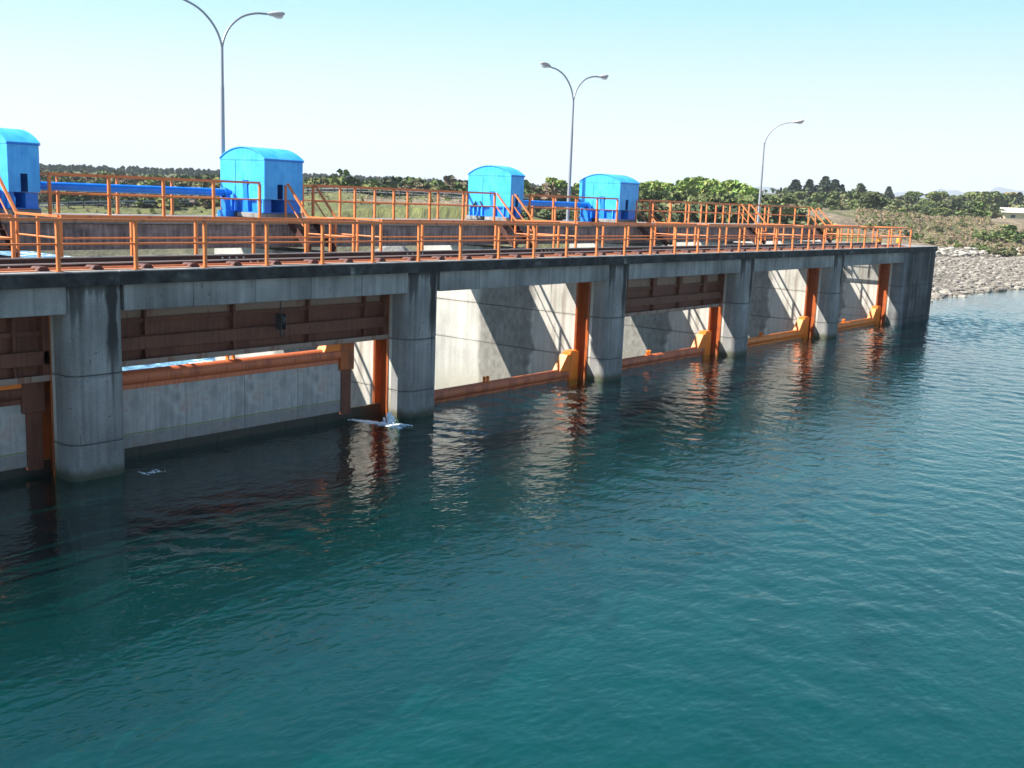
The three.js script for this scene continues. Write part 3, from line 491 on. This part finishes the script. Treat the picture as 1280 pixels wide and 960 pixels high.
housing(36.66, 38.06, 'wide blue arched-roof hoist housing beside the second lamp post', false);
for (const [a, b, w] of [[12.3, 18.74, 'between the nearest and second blue housings'], [30.38, 36.62, 'between the third and fourth blue housings']]) {
  const o = thing('drive_shaft', `long blue drive shaft tube ${w}`, 'shaft'), y = 5.71, z = -6.52;
  part('tube', bar([a, y, z], [b - .28, y, z], .105, 20), M.blueDeep, o);
  part('coupling', [bar([b - .30, y, z], [b - .22, y, z], .15, 20), bar([b - .22, y, z], [b - .02, y, z], .13, 20, .06)], M.blueDeep, o);
  part('bearing', [box(b - .3, b - .12, 5.2, y - .08, z - .12, z + .12, .01), box(b - .36, b - .06, UD + .003, 5.2, z - .2, z + .2, .01)], M.blueDeep, o);
}
{ const o = thing('gear_motor', 'dark blue gear motor with flanged casing beside the nearest hoist housing', 'motor'); part('casing', bar([10.75, 5.62, -5.75], [11.42, 5.62, -5.75], .27, 20), M.blueDeep, o); part('end_flange', bar([11.3, 5.62, -5.75], [11.36, 5.62, -5.75], .32, 20), M.blueDeep, o); part('base', box(10.6, 11.45, UD + .003, 5.4, -6.05, -5.45, .01), M.blueDeep, o); part('terminal_box', box(10.9, 11.1, 5.86, 6.12, -5.85, -5.65, .02), M.blueDeep, o); }
// ---------------------------------------------------------------- lamp posts
function lampHead(o, x, z, y, dx, dz) {                  // arm end at x,y,z pointing along dx,dz
  const g = new THREE.SphereGeometry(1, 16, 10); g.scale(.36, .085, .15); const p = g.attributes.position;
  for (let i = 0; i < p.count; i++) { const t = (p.getX(i) + .36) / .72; const k = .35 + .75 * Math.sin(Math.min(1, t * 1.1) * 1.7); p.setZ(i, p.getZ(i) * k); p.setY(i, p.getY(i) * k * (p.getY(i) < 0 ? 1.1 : .9)); }
  g.computeVertexNormals(); const a = Math.atan2(-dz, dx); g.rotateZ(.16); g.rotateY(a); g.translate(x + dx * .3, y + .05, z + dz * .3); const h = part('lamp_head', metreUV(g), M.lampHead, o);
  const b = new THREE.SphereGeometry(1, 14, 8); b.scale(.17, .075, .115); b.rotateY(a); b.translate(x + dx * .42, y + .0, z + dz * .42); part('lens', metreUV(b), M.lampGlass, h);
}
function lamp(x, z, label, arms, split) {
  const o = thing('lamp_post', label, 'lamp post');
  part('pole', [bar([x, UD, z], [x, split - 1.2, z], .075, 12, .055), bar([x, split - 1.2, z], [x, split + .02, z], .048, 10, .042)], M.galv, o);
  part('base_plate', box(x - .16, x + .16, UD + .003, UD + .03, z - .16, z + .16, .004), M.galv, o);
  for (const [dx, dz, L, H] of arms) {
    part('arm', tubeAlong([[x, split - .5, z], [x + dx * .03, split, z + dz * .03], [x + dx * .15 * L, split + .42 * H, z + dz * .15 * L], [x + dx * .42 * L, split + .78 * H, z + dz * .42 * L], [x + dx * .75 * L, split + .96 * H, z + dz * .75 * L], [x + dx * L, split + H, z + dz * L]], .032, 28, 8), M.galv, o);
    lampHead(o, x + dx * L, z + dz * L, split + H, dx, dz);
  }
}
lamp(19.02, -7.32, 'tall grey twin-arm lamp post behind the second blue housing', [[-1, 0, 1.7, 1.05], [1, 0, 1.6, 1.05]], 9.92);
lamp(36.2, -7.32, 'tall grey twin-arm lamp post beside the fourth blue housing', [[-1, 0, 1.6, 1.05], [1, 0, 1.75, 1.05]], 10.02);
lamp(53.85, -7.32, 'grey single-arm lamp post near the far end of the platform', [[.35, .937, 1.35, 1.1]], 9.35);
// ---------------------------------------------------------------- white water at the leaking gate
{
  const white = std({ color: new THREE.Color().setRGB(.82, .85, .86), roughness: .6 }), rf = mulberry(55), G = [];
  const blob = (x, y, z, sx_, sy, sz) => { const g = new THREE.IcosahedronGeometry(1, 1); const p = g.attributes.position; for (let i = 0; i < p.count; i++) { const q = 1 + .5 * (fbm(p.getX(i) * 2.3 + x * 5, p.getY(i) * 2.3 + p.getZ(i) * 1.9 + z * 3, 301, 3) - .5); p.setXYZ(i, x + p.getX(i) * sx_ * q, y + p.getY(i) * sy * q, z + p.getZ(i) * sz * q); } g.computeVertexNormals(); G.push(metreUV(g)); };
  for (let k = 0; k < 420; k++) { const t = rf(), s = .2 + .75 * rf() * rf(); blob(18.32 + .45 * t + (rf() - .5) * (.15 + .4 * t), .008, -.85 + 1.45 * t + (rf() - .5) * .3, .07 * s, .014 * s * (1 + 2.2 * t * t), .08 * s); }
  for (let k = 0; k < 70; k++) { const t = rf(); blob(18.78 + .22 * t + (rf() - .5) * .12, .02 + .2 * t * (1 - .3 * rf()), -.2 + .5 * rf() * (1 - t), .026, .036 * (1 - .5 * t) + .008, .026); }
  for (let k = 0; k < 26; k++) blob(11.55 + rf() * .45, .006, .1 + rf() * .3, .012 + .03 * rf(), .006, .012);
  const f = part('splash_foam', G, white, scene); tag(f, 'white splashing foam at the foot of the pier by the leaking gate', 'foam', null, 'stuff');
}
// ---------------------------------------------------------------- vegetation
const CAMX = 0, CAMZ = 19.2;
const azOf = px => (-65.1 + .0405 * px) * Math.PI / 180;
const horOf = px => 230 + 13.5e-3 * px + 2.0e-5 * px * px;
const at = (px, dist) => [CAMX + dist * Math.cos(azOf(px)), CAMZ + dist * Math.sin(azOf(px))];
function leafMesh(list, colA, colB, seed, aspect = 1) {    // list of [x,y,z,size]; two bent triangles for each clump of leaves
  const rl = mulberry(seed), P = [], C = [], v = new THREE.Vector3(), q = new THREE.Quaternion(), e = new THREE.Euler();
  for (const [x, y, z, s] of list) {
    e.set((rl() - .5) * 2.6, rl() * 6.28, (rl() - .5) * 2.6); q.setFromEuler(e);
    const pts = [[-.5, -.35, 0], [.5, -.4, .12], [.42, .45, 0], [-.38, .4, .14]].map(([a, b, c]) => { v.set(a * s * (.8 + .4 * rl()), b * s * aspect * (.8 + .4 * rl()), c * s).applyQuaternion(q); return [x + v.x, y + v.y, z + v.z]; });
    const c = mixc(colA, colB, rl()).map(k => k * (1.05 + .45 * rl()));
    for (const k of [0, 1, 2, 0, 2, 3]) { P.push(...pts[k]); C.push(...c); }
  }
  const g = new THREE.BufferGeometry(); g.setAttribute('position', new THREE.Float32BufferAttribute(P, 3)); g.setAttribute('color', new THREE.Float32BufferAttribute(C, 3)); g.computeVertexNormals(); return g;
}
function crownPoints(seed, n, shape) {                     // unit crown: height 1, from y = low to 1
  const rc = mulberry(seed), L = [], lobes = [];
  if (shape === 'conifer') {
    for (let k = 0; k < n; k++) { const t = Math.pow(rc(), .75), tier = Math.floor(t * 9) / 9, y = .1 + .9 * (tier * .5 + t * .5), rad = .24 * Math.pow(1 - t, .8) * (.55 + .45 * ((t * 9) % 1 < .5 ? 1 : .6)), a = rc() * 6.28, r = rad * Math.sqrt(.25 + .75 * rc()); L.push([Math.cos(a) * r, y, Math.sin(a) * r, .075 + .05 * rc(), Math.cos(a), .4, Math.sin(a)]); }
    return L;
  }
  const spec = { broad: [9, .30, .62, .34], tall: [9, .19, .6, .36], bush: [7, .42, .42, .36], round: [8, .32, .55, .40] }[shape];
  for (let k = 0; k < spec[0]; k++) { const a = rc() * 6.28, r = spec[1] * Math.sqrt(rc()), y = spec[2] + (rc() - .5) * (shape === 'bush' ? .3 : .62); const rad = spec[3] * (.45 + .4 * rc()) * (shape === 'tall' ? .62 : .8); lobes.push([Math.cos(a) * r, Math.min(y, 1 - rad * .8), Math.sin(a) * r, rad]); }
  lobes.push([.02, .96 - spec[3] * .3, -.02, spec[3] * .38]);
  for (let k = 0; k < n; k++) {
    const [lx, ly, lz, lr] = lobes[Math.floor(rc() * lobes.length)]; const u = rc() * 2 - 1, a = rc() * 6.28, q = Math.sqrt(1 - u * u), r = lr * (.55 + .5 * Math.sqrt(rc()));
    L.push([lx + r * q * Math.cos(a), Math.max(.02, ly + r * u * .9), lz + r * q * Math.sin(a), .065 + .06 * rc(), q * Math.cos(a), u, q * Math.sin(a)]);
  }
  return L;
}
const leafMat = std({ vertexColors: true, roughness: .85, side: THREE.DoubleSide });
const leafOpaque = std({ vertexColors: true, roughness: .9, side: THREE.DoubleSide });
const bark = std({ color: new THREE.Color().setRGB(.09, .07, .05), roughness: .95 });
function trunkGeo(shape, seed) {
  const rt_ = mulberry(seed), top = shape === 'conifer' ? .92 : .62, G = [bar([0, -.04, 0], [.01, top, .01], .028, 7, .008)];
  if (shape !== 'conifer') for (let k = 0; k < 5; k++) { const a = rt_() * 6.28, y = .22 + .3 * rt_(); G.push(bar([0, y, 0], [Math.cos(a) * .2, y + .22, Math.sin(a) * .2], .012, 5, .005)); }
  return mergeGeometries(G);
}
const KINDS = {
  bright: ['tall', [.12, .185, .035], [.19, .24, .06], 'bright spring-green broadleaf tree', 'leafy_tree', 1100],
  olive: ['broad', [.065, .09, .026], [.125, .15, .048], 'olive-green broadleaf tree', 'leafy_tree', 1000],
  dark: ['round', [.028, .042, .016], [.06, .075, .028], 'dark evergreen broadleaf tree', 'dark_tree', 1000],
  tan: ['bush', [.10, .11, .045], [.165, .165, .075], 'tan-green scrub bush', 'scrub_bush', 700],
  green: ['bush', [.055, .09, .02], [.11, .15, .04], 'mid-green rounded bush', 'green_bush', 700],
  deep: ['bush', [.035, .05, .018], [.07, .085, .03], 'dark green thicket bush', 'thicket_bush', 700],
  conifer: ['conifer', [.022, .038, .022], [.05, .065, .035], 'dark conifer', 'conifer_tree', 700],
};
const proto = {};
for (const [k, [shape, a, b, , , n]] of Object.entries(KINDS)) { proto[k] = []; for (let v = 0; v < 3; v++) { const sd = 400 + v * 13 + k.length * 101 + k.charCodeAt(0); proto[k].push([leafMesh(crownPoints(sd, n, shape), a, b, sd + 5), trunkGeo(shape, sd + 9)]); } }
const rv = mulberry(99);
function plant(kind, px, ytop, dist, where, wide = 1) {
  const [x, z] = at(px, dist), y = Math.max(0, ground(x, z)) - .15, top = 5.82 + dist * Math.tan((horOf(px) - ytop) * .0430 * Math.PI / 180), H = Math.max(1.2, top - y);
  const [, , , word, name] = KINDS[kind], o = thing(name, `${word} ${where}`, /bush/.test(name) ? 'bush' : 'tree', [x, y, z], `${word} group ${where}`), [cg, tg] = proto[kind][Math.floor(rv() * 3)];
  part('trunk', tg, bark, o); part('crown', cg, leafMat, o);
  const w = H * wide * (.9 + .3 * rv()) * (kind === 'tan' || kind === 'green' || kind === 'deep' ? 1.25 : 1); o.scale.set(w, H, w); o.rotation.y = rv() * 6.28;
}
function row(kinds, px0, px1, n, y0, y1, jit, d0, d1, where, wide = 1) { for (let k = 0; k < n; k++) { const t = (k + .5) / n, px = px0 + (px1 - px0) * t + (rv() - .5) * (px1 - px0) / n * .9; plant(kinds[Math.floor(rv() * kinds.length)], px, y0 + (y1 - y0) * t + (rv() - .5) * jit, d0 + (d1 - d0) * rv(), where, wide); } }
const W1 = 'on the far bank behind the first drive shaft', W2 = 'on the far bank behind the second and third housings', W3 = 'in the tall belt behind the second lamp post', W4 = 'on the wooded ridge behind the third lamp post', W5 = 'on the flat wooded land past the abutment', W6 = 'on the dry slope above the white boulders';
row(['olive', 'dark', 'olive', 'deep'], 40, 280, 14, 229, 232, 5, 250, 330, W1);
row(['green', 'tan', 'deep', 'tan'], 50, 280, 20, 243, 246, 6, 190, 225, W1, 1.2);
row(['olive', 'bright', 'tan', 'dark', 'tan'], 376, 600, 20, 241, 243, 8, 230, 330, W2, 1.1);
row(['green', 'tan', 'green'], 376, 640, 16, 252, 254, 6, 190, 215, W2, 1.2);
plant('bright', 452, 240, 230, W2, 1.6);
row(['olive', 'dark'], 556, 690, 7, 231, 232, 4, 230, 270, W3);
for (const [px, y] of [[690, 221], [700, 224], [722, 227], [712, 231], [735, 233]]) plant('bright', px, y, 195, W3, 1.15);
for (const [px, y] of [[806, 228], [817, 226], [829, 228], [842, 229], [856, 225], [868, 222], [879, 223], [891, 226], [904, 233], [916, 227], [926, 226], [936, 230], [946, 235]]) plant('bright', px, y, 190 + (px % 7) * 4, W3, 1.2);
row(['olive', 'dark', 'olive', 'deep'], 800, 1000, 17, 238, 246, 6, 150, 180, W3, 1.1);
row(['deep', 'dark', 'tan'], 640, 1000, 20, 250, 256, 5, 128, 145, W3, 1.3);
row(['conifer', 'conifer', 'olive'], 955, 1000, 8, 239, 236, 4, 400, 430, W4, 1.2);
for (const [px, y, w] of [[1003, 227, 2.3], [997, 234, 2], [1020, 227, 1.6], [1029, 234, 1.8], [1039, 224, 2.0], [1046, 232, 1.8], [1051, 228, 2.2], [1060, 234, 1.6]]) plant('conifer', px, y, 380, W4, w);
plant('dark', 1082, 233, 370, W4, .85); plant('conifer', 1116, 238, 380, W4, 1.4);
row(['olive', 'tan', 'dark', 'olive'], 960, 1110, 15, 243, 246, 6, 300, 350, W4, 1.2);
row(['olive', 'tan', 'olive', 'green'], 955, 1110, 14, 253, 256, 8, 230, 280, W4, 1.25);
plant('dark', 1092, 243, 215, W4, 1.25); plant('dark', 1103, 246, 215, W4, 1.1);
row(['olive', 'conifer', 'dark', 'tan', 'olive'], 1105, 1295, 26, 247, 252, 7, 380, 440, W5, 1.3);
row(['olive', 'tan', 'olive', 'dark'], 1105, 1238, 14, 256, 260, 8, 300, 340, W5, 1.25);
row(['green', 'olive', 'tan', 'deep'], 1040, 1228, 15, 264, 267, 6, 245, 265, W5, 1.3);
plant('green', 1222, 258, 260, W5, 1.3); plant('dark', 1168, 259, 262, W5, 1.1);
row(['green', 'deep', 'green', 'tan'], 1085, 1300, 15, 307, 307, 14, 176, 186, W6, 1.35);
row(['tan', 'tan', 'green'], 1100, 1300, 9, 288, 288, 10, 196, 225, W6, 1.4);
// far forest on the hill: one mass
function instanced(name, geo, mat, mats, cols, label, category) {
  const m = new THREE.InstancedMesh(geo, mat, mats.length); m.name = numbered(name); mats.forEach((q, i) => { m.setMatrixAt(i, q); if (cols) m.setColorAt(i, cols[i]); });
  scene.add(m); return tag(m, label, category, null, 'stuff');
}
const TM = (x, y, z, s, ry, sy = s, rx = 0, rz = 0) => new THREE.Matrix4().compose(new THREE.Vector3(x, y, z), new THREE.Quaternion().setFromEuler(new THREE.Euler(rx, ry, rz)), new THREE.Vector3(s, sy, s));
{
  const g = leafMesh(crownPoints(901, 170, 'tall').map(q => { q[3] *= 2.1; return q; }), [.82, .84, .8], [.86, .86, .82], 903), mats = [], cols = [];
  for (let k = 0; k < 8000; k++) {
    const az = (-70 + 58 * rv()) * Math.PI / 180, d = 640 + 460 * Math.pow(rv(), .8), x = d * Math.cos(az), z = CAMZ + d * Math.sin(az); 
    const H = 3.0 + 2.0 * rv(); mats.push(TM(x, ground(x, z) - .3, z, H * .8, rv() * 6, H)); cols.push(new THREE.Color().setRGB(...mixc([.036, .056, .036], [.07, .088, .05], rv())));
  }
  const sg = leafMesh(crownPoints(911, 110, 'bush').map(q => { q[3] *= 1.9; return q; }), [.8, .8, .75], [1.1, 1.1, 1], 913), sm = [], sc = [];
  for (let k = 0; k < 6500; k++) { const [x, z] = at(-10 + 760 * rv(), 178 + 330 * rv()); if (shoreDist(x, z) < 14) continue; const H = 1.1 + 3.0 * rv() * rv(); sm.push(TM(x, ground(x, z) - .15, z, H * 1.5, rv() * 6, H)); const q = rv(); sc.push(new THREE.Color().setRGB(...(q < .5 ? mixc([.035, .05, .018], [.075, .085, .03], rv()) : q < .8 ? mixc([.075, .10, .03], [.14, .16, .05], rv()) : mixc([.10, .075, .05], [.15, .12, .075], rv())))); }
  instanced('scrub_cover', sg, leafOpaque, sm, sc, 'low mixed scrub covering the far bank behind the guard rail', 'scrub');
  instanced('forest', g, leafOpaque, mats, cols, 'dark wooded hill on the skyline behind the hoist platform', 'forest');
}
// ---- stones, boulders, grass
{
  const stone = (sd) => { const g = new THREE.IcosahedronGeometry(1, 1).toNonIndexed(), p = g.attributes.position; for (let i = 0; i < p.count; i++) { const q = .75 + .5 * hash(Math.round(p.getX(i) * 90), Math.round(p.getY(i) * 90) + Math.round(p.getZ(i) * 70), sd); p.setXYZ(i, p.getX(i) * q * 1.2, p.getY(i) * q * .65, p.getZ(i) * q); } g.computeVertexNormals(); return g; };
  const sm = std({ color: 0xffffff, roughness: .95 });
  const mats = [], cols = []; let tries = 0;
  while (mats.length < 15000 && tries++ < 90000) {
    const x = 61.5 + 125 * Math.pow(rv(), 1.25), z = -48 + 47 * rv(), d = shoreDist(x, z), e = -30 + .29 * (x - 142) - z; if (d < -.4 || e > 7 || (x > 100 && Math.abs(e) < 2.4)) continue;
    const s = (.05 + .20 * Math.pow(rv(), 3.5)) * (d < 2.5 ? 1.5 : 1); mats.push(TM(x, ground(x, z) + s * .1, z, s, rv() * 6, s * (.7 + .5 * rv()))); cols.push(new THREE.Color().setRGB(...mixc([.13, .115, .095], [.30, .275, .235], Math.pow(rv(), 1.2))));
  }
  instanced('gravel_stones', stone(5), sm, mats, cols, 'grey and white river stones covering the gravel bar', 'stones');
  const bm = [], bc = [];
  for (let k = 0; k < 420; k++) { const x = 100 + 100 * rv(), e = 3.2 + 5.5 * rv(), z = -30 + .29 * (x - 142) - e, s = .18 + .28 * Math.pow(rv(), 1.5); bm.push(TM(x, ground(x, z) + s * .15, z, s, rv() * 6, s)); bc.push(new THREE.Color().setRGB(...mixc([.22, .20, .17], [.40, .375, .33], rv()))); }
  instanced('boulder_line', stone(9), sm, bm, bc, 'line of pale boulders along the far side of the shallow channel', 'boulders');
  const tuft = leafMesh(crownPoints(951, 60, 'bush').map(q => { q[3] *= 2.2; return q; }), [.8, .8, .8], [1.1, 1.1, 1], 953), tm = [], tc = [];
  for (let k = 0; k < 5200; k++) {
    const px = 1080 + 220 * rv(), d = 178 + 75 * rv(), left = rv() < .38; const [x, z] = left ? at(20 + 900 * rv(), 150 + 130 * rv()) : at(px, d); if (shoreDist(x, z) < 3 || (px > 1238 && d > 225 && !left)) continue;
    const s = .35 + .8 * rv() * rv(); tm.push(TM(x, ground(x, z) - .05, z, s, rv() * 6, s * .8)); const dry = rv(); tc.push(new THREE.Color().setRGB(...(dry < (left ? .3 : .88) ? mixc([.20, .155, .10], [.31, .25, .165], rv()) : mixc([.07, .10, .025], [.15, .17, .05], rv()))));
  }
  instanced('grass_tufts', tuft, leafOpaque, tm, tc, 'dry grass and low weeds on the river banks', 'grass');
}
// ---- roadside guard rail on the far bank
{
  const o = thing('guard_rail', 'grey roadside guard rail along the far bank', 'guard rail'); const pts = [];
  for (let px = -20; px <= 660; px += 17) { const [x, z] = at(px, 176 + 6 * Math.sin(px * .008)); pts.push([x, z]); }
  const ys = pts.map(([x, z]) => ground(x, z)); const ysm = ys.map((_, i) => { let s = 0, c = 0; for (let k = -4; k <= 4; k++) if (ys[i + k] !== undefined) { s += ys[i + k]; c++; } return s / c; });
  for (let i = 0; i < pts.length - 1; i++) { for (const [h, t] of [[1.05, .2], [.6, .1]]) part('rail', beamBar([pts[i][0], ysm[i] + h, pts[i][1]], [pts[i + 1][0], ysm[i + 1] + h, pts[i + 1][1]], .06, t), M.galv, o); part('post', box(pts[i][0] - .07, pts[i][0] + .07, Math.min(ys[i], ysm[i]) - .2, ysm[i] + 1.15, pts[i][1] - .07, pts[i][1] + .07), M.darkSteel, o); }
  // road bed beside it
  const P = [], I = []; pts.forEach(([x, z], i) => { const a = Math.atan2(z - CAMZ, x); for (const k of [2, 9]) P.push(x + Math.cos(a) * k, Math.max(ysm[i], ground(x + Math.cos(a) * k, z + Math.sin(a) * k)) + .12, z + Math.sin(a) * k); if (i) { const q = 2 * i; I.push(q - 2, q, q - 1, q - 1, q, q + 1); } });
  const g = new THREE.BufferGeometry(); g.setAttribute('position', new THREE.Float32BufferAttribute(P, 3)); g.setIndex(I); g.computeVertexNormals(); structure('road', metreUV(g), std({ color: new THREE.Color().setRGB(.10, .10, .10), roughness: .95, side: THREE.DoubleSide }), 'grey road on the far bank');
}
{ // gravel heap
  const [x, z] = at(484, 140), g = new THREE.SphereGeometry(1, 40, 20, 0, 6.284, 0, 1.571); const p = g.attributes.position; for (let i = 0; i < p.count; i++) { const q = 1 + .35 * (fbm(p.getX(i) * 3 + 5, p.getZ(i) * 3, 401, 3) - .5), t = 1 - Math.acos(clamp(p.getY(i))) / 1.571; const rad = Math.hypot(p.getX(i), p.getZ(i)) || 1; p.setXYZ(i, p.getX(i) / rad * (1 - t) * 4.2 * q, Math.pow(t, .9) * 2.6 * q, p.getZ(i) / rad * (1 - t) * 3.6 * q); } g.computeVertexNormals();
  const o = thing('gravel_heap', 'grey heap of gravel on the far bank behind the walkway', 'gravel heap', [x, -2.5, z]); part('heap', metreUV(g), std({ map: rep(concreteMap, .3, .3), bumpMap: rep(concreteBump, .4, .4), bumpScale: .1, roughness: 1 }), o);
}
{ // low house on the right bank
  const [x, z] = at(1266, 330), y = ground(x, z) - .1, o = thing('low_house', 'low cream house with pale sheet roof on the bank past the trees', 'house', [x, y, z]); o.rotation.y = -azOf(1266) - Math.PI / 2 + .12;
  const wall = std({ color: new THREE.Color().setRGB(.62, .52, .36), roughness: .9 }), roofM = std({ color: new THREE.Color().setRGB(.52, .50, .47), roughness: .7 });
  part('wall', box(-4, 14, 0, 2.5, -7, 0, .03), wall, o);
  const rf = extr([[-7.6, 2.45], [-3.5, 3.75], [.8, 2.45], [.8, 2.56], [-3.5, 3.88], [-7.6, 2.56]], 19.4); rf.rotateY(-Math.PI / 2); rf.translate(14.7, 0, 0); part('roof', metreUV(rf), roofM, o);
  for (const q of [-2.2, 1.6, 5.4, 9]) { const w = part('window', box(q, q + 1.4, .95, 2.0, .002, .04), M.white, o); part('pane', box(q + .08, q + 1.32, 1.03, 1.92, .042, .05), std({ color: new THREE.Color().setRGB(.03, .04, .05), roughness: .2 }), w); }
  part('door', box(3.8, 4.7, .05, 2.05, .002, .05), std({ color: new THREE.Color().setRGB(.16, .10, .06), roughness: .8 }), o);
}
{ // small white house among the trees
  const [x, z] = at(957, 395), y = ground(x, z), top = 5.82 + 395 * Math.tan((horOf(957) - 237) * .043 * Math.PI / 180), o = thing('small_house', 'tiny white house among the trees on the wooded ridge', 'house', [x, y, z]); o.rotation.y = -azOf(957) - Math.PI / 2;
  part('wall', box(-2, 2, 0, top - y - .9, -3, 0, .02), M.white, o); const rf = extr([[-2.3, 0], [0, .9], [2.3, 0]], 3.6); rf.translate(0, top - y - .9, -3.3); part('roof', metreUV(rf), M.brownPale, o);
}
scene.traverse(o => { if (o.isMesh) { o.castShadow = true; o.receiveShadow = true; } });
renderer.render(scene, camera);
